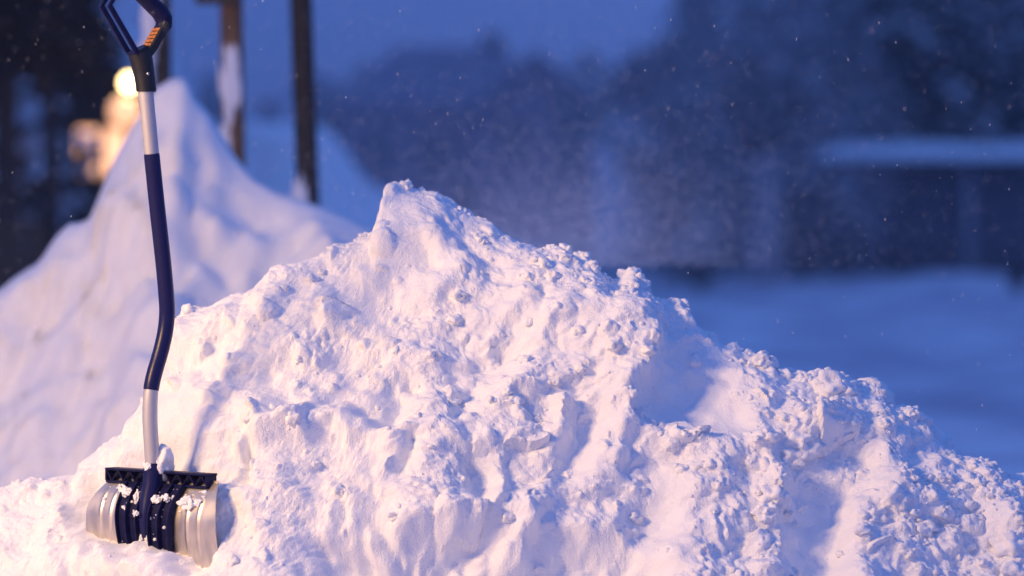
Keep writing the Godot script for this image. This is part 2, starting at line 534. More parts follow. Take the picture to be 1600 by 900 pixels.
func make_heap() -> void:
	make_crest()
	make_macro()
	var big := noise(FastNoiseLite.TYPE_CELLULAR, 7.0, 11)
	var mid := noise(FastNoiseLite.TYPE_CELLULAR, 17.0, 12)
	var small := noise(FastNoiseLite.TYPE_CELLULAR, 42.0, 13)
	for f in [big, mid, small]:
		f.cellular_return_type = FastNoiseLite.RETURN_DISTANCE
		f.cellular_jitter = 1.0
	var block := noise(FastNoiseLite.TYPE_CELLULAR, 14.0, 19)
	block.cellular_return_type = FastNoiseLite.RETURN_DISTANCE2_SUB
	# round clods: cells of three sizes, each with a dome of its own radius or none
	var clod: Array[FastNoiseLite] = []
	var clod_id: Array[FastNoiseLite] = []
	var clod_f := [8.0, 18.0, 40.0]
	for k in 3:
		clod.append(noise(FastNoiseLite.TYPE_CELLULAR, clod_f[k], 80 + k))
		clod[k].cellular_return_type = FastNoiseLite.RETURN_DISTANCE
		clod[k].cellular_jitter = 0.85
		clod_id.append(noise(FastNoiseLite.TYPE_CELLULAR, clod_f[k], 80 + k))
		clod_id[k].cellular_return_type = FastNoiseLite.RETURN_CELL_VALUE
		clod_id[k].cellular_jitter = 0.85
	var pick := noise(FastNoiseLite.TYPE_SIMPLEX, 3.2, 14, 2)
	var pick2 := noise(FastNoiseLite.TYPE_SIMPLEX, 9.0, 18, 2)
	var warp := noise(FastNoiseLite.TYPE_SIMPLEX, 6.0, 15, 3)
	var fine := noise(FastNoiseLite.TYPE_SIMPLEX, 70.0, 16, 3)
	var grain := noise(FastNoiseLite.TYPE_SIMPLEX, 24.0, 27, 4)
	var roll := noise(FastNoiseLite.TYPE_SIMPLEX, 2.2, 17, 3)
	# columns: fine in the middle, coarser beyond the frame
	var xs := PackedFloat32Array()
	var x := -2.2
	while x < 2.5:
		xs.append(x)
		x += 0.0031 if absf(x) < 1.3 else 0.02
	# rows: slope distance from the crest, behind (negative) to the foot in front
	var qs := PackedFloat32Array()
	var q := -2.0
	while q < 2.0:
		qs.append(q)
		q += 0.05 if q < -0.25 else (0.008 if q < -0.05 else (0.0033 if q < 1.15 else 0.03))
	var cols := xs.size()
	var rows := qs.size()
	var pts := PackedVector3Array()
	pts.resize(cols * rows)
	var sn := sin(deg_to_rad(50.0))
	var cs := cos(deg_to_rad(50.0))
	for c in cols:
		x = xs[c]
		var low := crest_at(crest_low, x)
		var fin := crest_at(crest_fine, x)
		var slope_x := (crest_at(crest_low, x + 0.02) - crest_at(crest_low, x - 0.02)) / 0.04
		var zf := face_depth(x)
		for r in rows:
			q = qs[r]
			var soft := 0.03
			var e := sqrt(q * q + soft * soft) - soft
			var y: float = low - e * sn * (1.0 if q > 0.0 else 0.85)
			var d: float = zf + (low - 0.68) * 0.84 - q * cs * (1.0 if q > 0.0 else 1.3)
			y += fin * exp(-pow(q / (0.15 if q > 0.0 else 0.2), 2.0))
			var p := Vector3(x, y, -d)
			var nrm := Vector3(-slope_x * 0.55, cs, sn)
			if q < 0.0:
				nrm = nrm.lerp(Vector3(-slope_x * 0.4, 0.8, -0.6), clampf(-q / 0.15, 0.0, 1.0))
			nrm = nrm.normalized()
			var inside := smoothstep(-0.02, 0.10, q)
			var ca := sample(calm, x, y) * inside
			var w := Vector3(warp.get_noise_3dv(p), warp.get_noise_3dv(p + Vector3(7, 0, 0)), warp.get_noise_3dv(p + Vector3(0, 9, 0)))
			var pw := Vector3(p.x, p.y * 1.4, p.z * 1.4) + w * 0.035
			# rounded clods of three sizes
			var pk := pick.get_noise_3dv(p)
			var pk2 := pick2.get_noise_3dv(p)
			var f1 := minf(1.0, big.get_noise_3dv(pw) + 1.0)
			var f2 := minf(1.0, mid.get_noise_3dv(pw) + 1.0)
			var f3 := minf(1.0, small.get_noise_3dv(pw + w * 0.01) + 1.0)
			var right := smoothstep(-0.2, 0.9, x)
			var rug := clampf(0.35 + 0.35 * right + 0.9 * pk, 0.0, 1.0) * (1.0 - ca)
			var rug2 := clampf(0.45 + 0.3 * right + 1.1 * pk2, 0.0, 1.0) * (1.0 - ca * 0.95)
			var near_top := exp(-pow(q / 0.06, 2.0))
			var blk := smoothstep(0.0, 0.55, block.get_noise_3dv(pw + w * 0.02) + 1.0)
			var deep := smoothstep(0.0, 0.26, q)
			var disp := sample(macro, x + w.x * 0.035, y + w.y * 0.035) * deep * 0.72
			disp += roll.get_noise_3dv(Vector3(p.x, p.y * 1.5, p.z * 1.5)) * 0.04 * deep
			disp += (blk - 0.7) * 0.009 * clampf(0.3 - pk * 1.3 + 0.3 * right, 0.0, 1.0) * (1.0 - ca) * lerpf(1.0, 0.3, near_top)
			disp += (1.0 - f1 * f1) * 0.026 * rug * lerpf(1.0, 0.3, near_top)
			disp += (1.0 - f2 * f2) * 0.012 * rug2 * lerpf(1.0, 0.5, near_top)
			disp += (1.0 - f3 * f3) * 0.005 * clampf(rug + 0.3 * rug2, 0.1, 1.0) * (1.0 - 0.8 * ca)
			var pc := p + w * 0.012
			for k in 3:
				var id := clod_id[k].get_noise_3dv(pc) * 0.5 + 0.5
				var share: float = [0.10 + 0.38 * right, 0.34 + 0.4 * right, 0.32 + 0.35 * right][k] * clampf(0.35 + 1.3 * (pk2 if k > 0 else pk) + 0.35 * right, 0.12, 1.0) * (1.0 - ca)
				if id < share:
					var rad := 0.26 + 0.30 * fposmod(id * 37.3, 1.0)
					var f := clod[k].get_noise_3dv(pc) + 1.0
					if f < rad:
						disp += sqrt(rad * rad - f * f) / clod_f[k] * 0.52 * lerpf(1.0, 0.45, near_top)
			disp += fine.get_noise_3dv(p) * (0.0020 + 0.0014 * rug) * (1.0 - 0.6 * ca)
			disp += grain.get_noise_3dv(pw) * (0.0022 + 0.002 * right + 0.0015 * rug) * (1.0 - 0.85 * ca)
			disp += pk2 * 0.006 * (1.0 - 0.5 * ca)
			disp -= 0.022 * near_top
			var o := p + nrm * disp
			# clods lean out a little to the light side and downwards, so that they overhang
			o.y -= maxf(0.0, (0.6 - f2)) * 0.012 * rug2
			if o.y < 0.02:
				o.y = 0.02 - 0.06 * (1.0 - exp(-(0.02 - o.y) * 2.0))
			pts[r * cols + c] = o
	var b := MB.new()
	b.sheet(pts, cols, rows)
	var heap := thing("snow_pile", "large clumpy white snow pile in sharp focus in the foreground", "snow pile", Vector3.ZERO)
	part("snow_surface", b.mesh(), M.snow, heap)
	# loose lumps lying on the face
	rng.seed = 77
	var shapes: Array[MB] = []
	var tiny: Array[MB] = []
	for k in 7:
		shapes.append(lump(2, 300 + k * 13, 0.5))
		tiny.append(lump(1, 400 + k * 13, 0.3))
	var meshes: Array[ArrayMesh] = []
	for k in 6:
		meshes.append(lump(3, 500 + k * 17, 0.45).mesh())
	var dust := MB.new()
	for k in 16000:
		var c := rng.randi_range(3, cols - 4)
		var r := rng.randi_range(3, rows - 4)
		var p := pts[r * cols + c]
		if absf(p.x) > 1.35 or qs[r] < -0.03 or qs[r] > 1.15:
			continue
		var keep := 0.10 + 0.55 * smoothstep(-0.1, 0.7, p.x) + 0.6 * exp(-pow((qs[r]) / 0.2, 2.0)) * smoothstep(-0.2, 0.0, p.x)
		keep *= (1.0 - 0.97 * sample(calm, p.x, p.y)) * smoothstep(-0.25, 0.35, pick2.get_noise_3dv(p * 1.3) + 0.5 * pick.get_noise_3dv(p))
		if (Vector2(p.x + 0.75, p.y - 0.76).length() < 0.2 and p.y > 0.66) or rng.randf() > keep:
			continue
		var s := 0.0028 + 0.016 * pow(rng.randf(), 4.0)
		var bs := Basis.from_euler(Vector3(rng.randf() * TAU, rng.randf() * TAU, rng.randf() * TAU)).scaled(Vector3(s, s * rng.randf_range(0.6, 1.0), s * rng.randf_range(0.8, 1.3)))
		dust.add(shapes[k % 7] if s > 0.009 else tiny[k % 7], T(p - Vector3(0, 0.25, 0.2) * s, bs))
	var du := part("snow_crumbs", dust.mesh(), M.snow, heap)
	du.set_meta("kind", "stuff")
	# the clods one can point at: px, py, radius in pixels
	var clods := [[659, 284, 6], [985, 424, 17], [1000, 436, 16], [1040, 470, 15], [1062, 474, 14], [960, 455, 12], [905, 396, 12], [882, 388, 11], [862, 386, 10], [1116, 524, 10], [1148, 540, 12], [1170, 548, 12], [1192, 560, 13], [1208, 562, 10], [1225, 584, 14], [1260, 588, 20], [1300, 596, 24], [1320, 604, 22], [1348, 604, 13], [1366, 610, 12], [1380, 620, 10], [1424, 644, 10], [1440, 652, 8],
		[1190, 715, 22], [1255, 680, 26], [1238, 705, 20], [1275, 694, 18], [1196, 640, 16], [1420, 735, 13], [1540, 718, 12], [1560, 740, 13], [1554, 760, 14], [1585, 842, 26], [1590, 885, 24], [1555, 765, 12], [1210, 770, 22], [1196, 795, 16], [1250, 790, 10], [1450, 770, 16], [1475, 745, 12], [1400, 770, 20], [1370, 800, 18], [1445, 820, 16], [1500, 760, 14],
		[800, 622, 12], [812, 616, 9], [880, 648, 10], [560, 665, 14], [590, 672, 13], [645, 676, 11], [520, 660, 10], [690, 668, 13], [480, 660, 12], [445, 690, 14], [530, 700, 12], [790, 760, 9], [760, 712, 12], [330, 640, 15], [345, 600, 12], [800, 375, 9], [822, 386, 9], [770, 362, 10], [745, 352, 10], [790, 400, 12], [850, 412, 14], [835, 440, 12], [880, 430, 12], [910, 440, 13], [760, 390, 11], [905, 480, 10], [945, 470, 14], [880, 465, 11], [930, 440, 12], [965, 490, 11], [1010, 480, 13], [1030, 500, 11], [1070, 500, 9], [620, 720, 9], [700, 740, 10], [680, 800, 8], [960, 730, 12], [985, 760, 10]]
	for k in clods.size():
		if k > 44:
			continue
		var px: float = clods[k][0]
		var py: float = clods[k][1]
		var rad: float = clods[k][2] / 750.0 * 1.05
		# drop the clod on the face: the grid point whose view ray is nearest
		var best := 1e9
		var where := Vector3.ZERO
		var cx := (px - 800.0) / 730.0
		for c in cols:
			if absf(xs[c] - cx) > 0.06:
				continue
			for r in range(0, rows, 2):
				var p := pts[r * cols + c]
				var ex := 800.0 + p.x * LENS / -p.z - px
				var ey := HORIZON + (EYE.y - p.y) * LENS / -p.z - py
				var e := ex * ex + ey * ey - (-p.z - 8.0) * 0.0
				if qs[r] < 0.0:
					e += 30.0
				if e < best:
					best = e
					where = p
		var bs := Basis.from_euler(Vector3(rng.randf() * TAU, rng.randf() * TAU, rng.randf() * TAU)).scaled(Vector3(rad * rng.randf_range(0.9, 1.15), rad * rng.randf_range(0.8, 1.0), rad))
		part("snow_clod", meshes[k % meshes.size()], M.snow, heap, T(where + Vector3(0, -0.45, -0.35) * rad, bs))


# ---------------------------------------------------------------- the heap behind and other snow
func mound(called: String, label: String, crest: Array, d: float, step: float, foot: float, rough: float, sd: int, fade := 0.35) -> void:
	# crest: px, py pairs at d metres; the snow falls away on both sides of it
	var roll := noise(FastNoiseLite.TYPE_SIMPLEX, 1.6, sd, 3)
	var cell := noise(FastNoiseLite.TYPE_CELLULAR, 6.0, sd + 1)
	cell.cellular_return_type = FastNoiseLite.RETURN_DISTANCE
	var xa: float = at(crest[0], 0, d).x
	var xb: float = at(crest[crest.size() - 2], 0, d).x
	var cols := int((xb - xa) / step) + 1
	var hs := PackedFloat32Array()
	for c in cols:
		var px := 800.0 + (xa + c * step) * LENS / d
		var k := 0
		while k < crest.size() - 4 and crest[k + 2] < px:
			k += 2
		var py := lerpf(crest[k + 1], crest[k + 3], clampf((px - crest[k]) / float(crest[k + 2] - crest[k]), 0.0, 1.0))
		hs.append(maxf(0.03, EYE.y - (py - HORIZON) * d / LENS))
	var low := PackedFloat32Array()
	for c in cols:
		var s := 0.0
		var w := 0.0
		for j in range(maxi(0, c - 14), mini(cols, c + 15)):
			var g := exp(-pow((j - c) / 6.0, 2.0))
			s += hs[j] * g
			w += g
		low.append(s / w)
	var rows := int(2.0 * foot / step) + 1
	var pts := PackedVector3Array()
	for r in rows:
		var u := -1.0 + 2.0 * r / (rows - 1.0)
		for c in cols:
			var hh := lerpf(low[c], hs[c], exp(-pow(u * foot / fade, 2.0)))
			var side := minf(c, cols - 1 - c) / float(cols)
			var f := (1.0 - absf(u)) * (1.0 - 0.25 * sin(absf(u) * PI))
			var p := Vector3(xa + c * step, hh * f, -d + u * foot * (0.35 + 0.65 * clampf(hh / 1.5, 0.0, 1.3)))
			var k := clampf(absf(u) * foot / 0.12, 0.15, 1.0) * clampf(side * 12.0, 0.0, 1.0) * clampf((1.0 - absf(u)) * 6.0, 0.0, 1.0)
			p += Vector3(0, 0.7, 0.7 if u > 0 else -0.7) * k * rough * (roll.get_noise_3dv(p) * 0.13 + (1.0 - minf(1.0, cell.get_noise_3dv(p + Vector3(1, 1, 1) * roll.get_noise_3dv(p * 3.0) * 0.1) + 1.0)) * 0.11 + roll.get_noise_3dv(p * 5.0) * 0.03)
			p.y = maxf(p.y, -0.02)
			pts.append(p)
	var b := MB.new()
	b.sheet(pts, cols, rows, true)
	smooth_normals(b)
	single(called, b.mesh(), M.snow if step < 0.06 else M.far_snow, label, "snow pile")


func make_ground() -> void:
	var n1 := noise(FastNoiseLite.TYPE_SIMPLEX, 0.05, 41, 3)
	var zs := PackedFloat32Array()
	var z := 30.0
	while z > -900.0:
		zs.append(z)
		z -= 0.3 if z > -30.0 else (0.8 if z > -110.0 else 25.0)
	var xs := PackedFloat32Array()
	var x := -700.0
	while x < 700.0:
		xs.append(x)
		x += 40.0 if absf(x + 20.0) > 60.0 else (2.5 if absf(x) > 16.0 else 0.5)
	var pts := PackedVector3Array()
	for zz in zs:
		for xx in xs:
			var a := clampf((-zz - 12.0) / 10.0, 0.15, 1.0)
			pts.append(Vector3(xx, (n1.get_noise_2d(xx * 2.2, zz * 1.4) - 0.3) * 0.34 * a, zz))
	var b := MB.new()
	b.sheet(pts, xs.size(), zs.size(), true)
	smooth_normals(b)
	structure("snowy_ground", b.mesh(), M.field_snow)


# ---------------------------------------------------------------- the shovel
func blade_n(y: float) -> float:
	# how far the curved blade stands out towards its back at height y
	var t := [-0.02, -0.075, 0.0, -0.058, 0.06, -0.022, 0.12, 0.002, 0.18, 0.016, 0.225, 0.020, 0.25, 0.016, 0.275, 0.004, 0.295, -0.012, 0.31, -0.026, 0.335, -0.05]
	for i in range(2, t.size() - 4, 2):
		if y <= t[i + 2]:
			return cubic_interpolate(t[i + 1], t[i + 3], t[i - 1], t[i + 5], clampf((y - t[i]) / (t[i + 2] - t[i]), 0.0, 1.0))
	return t[t.size() - 3]


func blade_half(y: float) -> float:
	if y > 0.235:
		var f := clampf((y - 0.235) / 0.075, 0.0, 1.0)
		return 0.193 - 0.036 * f * f * (1.6 - 0.6 * f)
	return 0.193 + 0.012 * (1.0 - y / 0.235)


func crease(a: float, y: float) -> float:
	var s := 0.0
	for c in [-0.138, -0.108, 0.122, 0.154]:
		s += exp(-pow((a - c) / 0.0032, 2.0))
	return 0.0022 * s * smoothstep(0.02, 0.07, y) * (1.0 - smoothstep(0.268, 0.29, y))


func make_shovel() -> void:
	var root := thing("snow_shovel", "blue and silver snow shovel with bent shaft stuck upright in the snow pile", "shovel", Vector3(-0.749, 0.50, -8.0), deg_to_rad(-41.0))
	# blade: two skins and an edge
	var cols := 181
	var rows := 84
	var outer := PackedVector3Array()
	var inner := PackedVector3Array()
	for r in rows:
		var y := 0.314 * r / (rows - 1.0)
		var hw := blade_half(y)
		for c in cols:
			var a := 0.011 - hw + 2.0 * hw * c / (cols - 1.0)
			var nn := blade_n(y) + crease(a, y)
			outer.append(Vector3(a, y, nn + 0.001))
			inner.append(Vector3(a, y, nn - 0.001))
	var b := MB.new()
	b.sheet(outer, cols, rows, true)
	smooth_normals(b)
	for k in b.n.size():
		if b.n[k].z < 0.0:
			b.n[k] = -b.n[k]
	var b2 := MB.new()
	b2.sheet(inner, cols, rows)
	for k in b2.n.size():
		if b2.n[k].z > 0.0:
			b2.n[k] = -b2.n[k]
	b.add(b2, Transform3D())
	for r in rows - 1:
		for c in [0, cols - 1]:
			var i: int = r * cols + c
			b.quad(outer[i], outer[i + cols], inner[i + cols], inner[i], Vector3(-1 if c == 0 else 1, 0, 0))
	var blade := part("blade", b.mesh(), M.aluminium, root)
	blade.set_meta("label", "curved brushed aluminium blade with pressed creases")
	# cross bar with an open truss
	var bar := MB.new()
	bar.box(T(Vector3(0, 0.326, -0.022)), Vector3(0.306, 0.005, 0.034), 0.0015)
	bar.box(T(Vector3(0, 0.3, -0.022)), Vector3(0.306, 0.005, 0.03), 0.0015)
	bar.box(T(Vector3(0, 0.313, -0.034)), Vector3(0.304, 0.022, 0.003), 0.001)
	var step_bar := part("step_bar", bar.mesh(), M.navy, root)
	for s in [-1.0, 1.0]:
		for k in 7:
			var web := MB.new()
			var tilt := 0.62 if k % 2 == 0 else -0.62
			web.box(Transform3D(Basis(Vector3(0, 0, 1), tilt), Vector3(s * (0.036 + k * 0.0178), 0.313, -0.0205)), Vector3(0.003, 0.025, 0.026), 0.0008)
			part("web", web.mesh(), M.navy, step_bar)
		var cap := MB.new()
		cap.box(T(Vector3(s * 0.151, 0.313, -0.021)), Vector3(0.004, 0.022, 0.03), 0.001)
		part("end_cap", cap.mesh(), M.navy, step_bar)
	# bracket that lies on the back of the blade
	var sk := PackedVector3Array()
	var sk2 := PackedVector3Array()
	var br := 50
	var bc := 33
	for r in br:
		var y := 0.07 + 0.232 * r / (br - 1.0)
		var f := (y - 0.07) / 0.232
		for c in bc:
			var a := lerpf(-0.066 - 0.018 * f, 0.074 + 0.014 * f, c / (bc - 1.0))
			sk.append(Vector3(a, y, blade_n(y) + 0.0065))
			sk2.append(Vector3(a, y, blade_n(y) + 0.0045))
	var bk := MB.new()
	bk.sheet(sk, bc, br, true)
	for k in bk.n.size():
		if bk.n[k].z < 0.0:
			bk.n[k] = -bk.n[k]
	for r in br - 1:
		for c in [0, bc - 1]:
			var i: int = r * bc + c
			bk.quad(sk[i], sk[i + bc], sk2[i + bc], sk2[i], Vector3(-1 if c == 0 else 1, 0, 0))
	for c in bc - 1:
		bk.quad(sk[c], sk[c + 1], sk2[c + 1], sk2[c], Vector3(0, -1, 0))
	var bracket := part("bracket", bk.mesh(), M.navy, root)
	for rib in [[-0.066, -0.084, 0.011], [-0.038, -0.05, 0.014], [-0.014, -0.019, 0.012], [0.016, 0.021, 0.012], [0.043, 0.054, 0.014], [0.073, 0.087, 0.016]]:
		var f := MB.new()
		var prev := []
		for r in 40:
			var y := 0.07 + 0.235 * r / 39.0
			var a := lerpf(rib[0], rib[1], r / 39.0)
			var deep: float = rib[2] * (0.45 + 0.55 * smoothstep(0.08, 0.2, y))
			var lo := blade_n(y) + 0.004
			var cur := [Vector3(a - 0.002, y, lo), Vector3(a - 0.0014, y, lo + deep), Vector3(a + 0.0014, y, lo + deep), Vector3(a + 0.002, y, lo)]
			if r > 0:
				f.quad(prev[0], prev[1], cur[1], cur[0], Vector3(-1, 0, 0))
				f.quad(prev[1], prev[2], cur[2], cur[1], Vector3(0, 0, 1))
				f.quad(prev[2], prev[3], cur[3], cur[2], Vector3(1, 0, 0))
			else:
				f.quad(cur[0], cur[1], cur[2], cur[3], Vector3(0, -1, 0))
			prev = cur
		f.quad(prev[0], prev[1], prev[2], prev[3], Vector3(0, 1, 0))
		part("rib", f.mesh(), M.navy, bracket)
	var so := MB.new()
	so.tube([Vector3(0, 0.345, -0.002), Vector3(0, 0.342, -0.002), Vector3(0, 0.30, 0.002), Vector3(0, 0.26, 0.014), Vector3(0, 0.225, 0.022), Vector3(0, 0.20, 0.022), Vector3(0, 0.185, 0.017)], [0.0185, 0.0205, 0.0205, 0.0185, 0.0135, 0.009, 0.003], 28)
	part("socket", so.mesh(), M.navy_gloss, bracket)
	for rv in [[-0.03, 0.115], [0.032, 0.112], [-0.0085, 0.16], [0.0085, 0.16], [-0.01, 0.235], [0.02, 0.232]]:
		var l := ico(2)
		for k in l.v.size():
			l.v[k] = l.v[k] * Vector3(0.0042, 0.0042, 0.0022) + Vector3(rv[0], rv[1], blade_n(rv[1]) + 0.007)
		part("rivet", l.mesh(), M.steel, bracket)
	# shaft
	var line := [[0.325, 0.0], [0.36, 0.002], [0.403, 0.006], [0.43, 0.0078], [0.457, 0.008], [0.484, 0.0065], [0.51, 0.002], [0.537, -0.007], [0.563, -0.018], [0.59, -0.028], [0.617, -0.036], [0.643, -0.0405], [0.67, -0.0415], [0.72, -0.0365], [0.777, -0.029], [0.88, -0.0135], [0.99, 0.002], [1.06, 0.011], [1.13, 0.020]]
	var curve := Curve3D.new()
	for k in line.size():
		var p := Vector3(0, line[k][0], line[k][1])
		var a: Array = line[maxi(k - 1, 0)]
		var c: Array = line[mini(k + 1, line.size() - 1)]
		var t := Vector3(0, c[0] - a[0], c[1] - a[1]) / 6.0
		curve.add_point(p, -t, t)
	for seg in [["lower_shaft", 0.325, 0.499, 0.0158, "tube"], ["grip_sleeve", 0.497, 0.990, 0.0166, "navy_gloss"], ["upper_shaft", 0.988, 1.13, 0.0158, "tube"]]:
		var path := []
		var radii := []
		var y: float = seg[1]
		var cnt := int((seg[2] - seg[1]) / 0.006)
		for k in cnt + 1:
			y = lerpf(seg[1], seg[2], k / float(cnt))
			var off := 0.0
			# walk the curve to this height
			var lo := 0.0
			var hi := curve.get_baked_length()
			for it in 18:
				var md := (lo + hi) / 2.0
				if curve.sample_baked(md, true).y < y:
					lo = md
				else:
					hi = md
			path.append(curve.sample_baked(lo, true) + Vector3(0, off, 0))
			radii.append(seg[3] - (0.0006 if k == 0 or k == cnt else 0.0))
		var tb := MB.new()
		tb.tube(path, radii, 32)
		part(seg[0], tb.mesh(), M[seg[4]], root)
	# D handle, turned against the blade
	var hd := Node3D.new()
	hd.name = "handle"
	root.add_child(hd)
	hd.position = Vector3(0, 1.0, 0.019)
	hd.rotation.y = deg_to_rad(76.0)
	var lean := -0.014
	var co := MB.new()
	co.tube([Vector3(0.002, 0.118, 0), Vector3(0.002, 0.121, 0), Vector3(-0.002, 0.15, 0), Vector3(-0.008, 0.178, 0), Vector3(-0.014, 0.2, 0), Vector3(-0.018, 0.206, 0)], [0.0195, 0.021, 0.0215, 0.0235, 0.025, 0.018], 28)
	part("collar", co.mesh(), M.black, hd)
	for z in [-0.017, 0.017]:
		var rail := MB.new()
		bar_run(rail, [Vector3(-0.02, 0.19, z), Vector3(-0.034, 0.204, z), Vector3(-0.0935, 0.293, z), Vector3(-0.078, 0.318, z), Vector3(-0.03, 0.352, z)], 0.011, 0.006)
		part("rail", rail.mesh(), M.navy, hd)
	var bridge := MB.new()
	bridge.box(Transform3D(Basis(Vector3(0, 0, 1), 0.6), Vector3(-0.031, 0.199, 0)), Vector3(0.012, 0.006, 0.034), 0.001)
	part("bridge", bridge.mesh(), M.navy, hd)
	bridge = MB.new()
	bridge.box(Transform3D(Basis(Vector3(0, 0, 1), 0.7), Vector3(-0.05, 0.336, 0)), Vector3(0.04, 0.006, 0.034), 0.001)
	part("bridge", bridge.mesh(), M.navy, hd)
	var arm := MB.new()
	bar_run(arm, [Vector3(0.0, 0.196, 0), Vector3(0.012, 0.21, 0), Vector3(0.04, 0.254, 0), Vector3(0.043, 0.262, 0)], 0.018, 0.038)
	var arm_o := part("arm", arm.mesh(), M.black, hd)
	var gr := MB.new()
	gr.tube([Vector3(0.040, 0.248, 0), Vector3(0.0445, 0.256, 0), Vector3(0.044, 0.270, 0), Vector3(0.034, 0.285, 0), Vector3(0.01, 0.304, 0), Vector3(-0.02, 0.328, 0), Vector3(-0.04, 0.345, 0)], [0.012, 0.0165, 0.0185, 0.0185, 0.0175, 0.0165, 0.0145], 28)
	part("grip", gr.mesh(), M.navy, hd)
	var pd := MB.new()
	var along := (Vector3(0.04, 0.254, 0) - Vector3(0.012, 0.21, 0)).normalized()
	var inn := Vector3(-along.y, along.x, 0)
	var turn := Basis(along, inn, Vector3(0, 0, 1))
	turn.z = along.cross(inn)
	for i in 5:
		for j in 4:
			pd.box(Transform3D(turn, Vector3(0.012, 0.21, 0) + along * (0.001 + i * 0.0095) + inn * 0.0098 + Vector3(0, 0, -0.0125 + j * 0.0083)), Vector3(0.0072, 0.003, 0.0062), 0.0008)
	part("tread_pad", pd.mesh(), M.pad, arm_o)
	var scr := ico(2)
	for k in scr.v.size():
		scr.v[k] = scr.v[k] * Vector3(0.0035, 0.0035, 0.002) + Vector3(-0.006, 0.155, 0.0215)
	part("screw", scr.mesh(), M.steel, hd)
	# snow that clings to it: its own clumps
	rng.seed = 5
	for q in [[-0.068, 0.284, 0.012, 0.026, "small snow clump caught under the step bar left of the shovel socket"], [-0.1, 0.29, 0.0, 0.014, "tiny crumb of snow under the left end of the shovel's step bar"], [-0.030, 0.27, 0.016, 0.017, "sliver of snow on the shovel bracket just left of the socket"], [-0.006, 0.242, 0.044, 0.012, "round snow bead on the left side of the shovel socket"], [0.030, 0.272, 0.020, 0.020, "snow sliver between two ribs just right of the shovel socket"], [0.058, 0.275, 0.018, 0.018, "ragged snow bit at the right edge of the shovel bracket"], [0.118, 0.268, 0.016, 0.030, "widest snow clump resting on the bright blade right of the bracket"], [0.145, 0.270, 0.012, 0.017, "snow bit at the outer right end of the blade's clump"], [0.0, 0.338, 0.017, 0.017, "snow bead on the shaft where it enters the shovel socket"], [-0.0088, 0.186, 0.026, 0.010, "snow plug in the left slot below the shovel socket"], [0.0092, 0.186, 0.026, 0.010, "snow plug in the right slot below the shovel socket"]]:
		var lm := lump(3, int(q[0] * 1000.0) + 900, 0.75)
		var sc := Vector3(q[3] * 0.6, q[3] * 0.4, q[3] * 0.26)
		if q[4].begins_with("snow plug") or q[4].begins_with("sliver"):
			sc = Vector3(q[3] * 0.4, q[3] * 0.8, q[3] * 0.35)
		var tr := root.transform * T(Vector3(q[0], q[1], q[2]), Basis.from_euler(Vector3(0, 0, rng.randf_range(-0.5, 0.5))).scaled(sc))
		single("snow_clump", lm.mesh(), M.snow, q[4], "snow clump", tr, "snow clinging to the shovel")
	var dust := MB.new()
	var tiny: Array[MB] = []
	for k in 4:
		tiny.append(lump(1, 700 + k * 9, 0.5))
	for k in 80:
		var a := rng.randf_range(-0.15, 0.165)
		var y := 0.293 - 0.05 * pow(rng.randf(), 2.0)
		if k % 3 == 0:
			a = rng.randf_range(-0.07, 0.075)
			y = rng.randf_range(0.10, 0.29)
		var r := 0.0008 + 0.0034 * pow(rng.randf(), 2.5)
		dust.add(tiny[k % 4], T(Vector3(a, y, blade_n(y) + (0.0075 if a > -0.085 and a < 0.09 else 0.002)), Basis.from_euler(Vector3(k, k * 2.0, k * 3.0)).scaled(Vector3(r * 1.4, r, r))))
	var dm := single("snow_dusting", dust.mesh(), M.snow, "fine crumbs of snow dusted over the shovel blade and bracket", "snow", root.transform)
	dm.set_meta("kind", "stuff")
	# snow plastered on the lee of the lower shaft
	var pl := lump(3, 991, 0.3)
	single("snow_clump", pl.mesh(), M.snow, "snow wedge plastered on the right of the silver lower shaft", "snow clump", root.transform * T(Vector3(0.012, 0.346, -0.018), Basis.from_euler(Vector3(0.1, 0, 0.2)).scaled(Vector3(0.022, 0.032, 0.022))), "snow clinging to the shovel")


# a run of a rectangular bar through points that lie in the x-y plane
func bar_run(b: MB, path: Array, wide: float, deep: float) -> void:
	var prev := []
	for i in path.size():
		var d: Vector3 = (path[mini(i + 1, path.size() - 1)] - path[maxi(i - 1, 0)]).normalized()
		var s := Vector3(-d.y, d.x, 0) * wide * 0.5
		var z := Vector3(0, 0, deep * 0.5)
		var bev := 0.22
		var p: Vector3 = path[i]
		var cur := [p + s * (1 - bev) + z, p + s + z * (1 - bev), p + s - z * (1 - bev), p + s * (1 - bev) - z, p - s * (1 - bev) - z, p - s - z * (1 - bev), p - s + z * (1 - bev), p - s * (1 - bev) + z]
		if i > 0:
			for k in 8:
				var o: Vector3 = (cur[k] + cur[(k + 1) % 8]) * 0.5 - p
				b.quad(prev[k], prev[(k + 1) % 8], cur[(k + 1) % 8], cur[k], o)
		if i == 0 or i == path.size() - 1:
			for k in range(1, 7):
				b.tri(cur[0], cur[k], cur[k + 1], -d if i == 0 else d)
		prev = cur


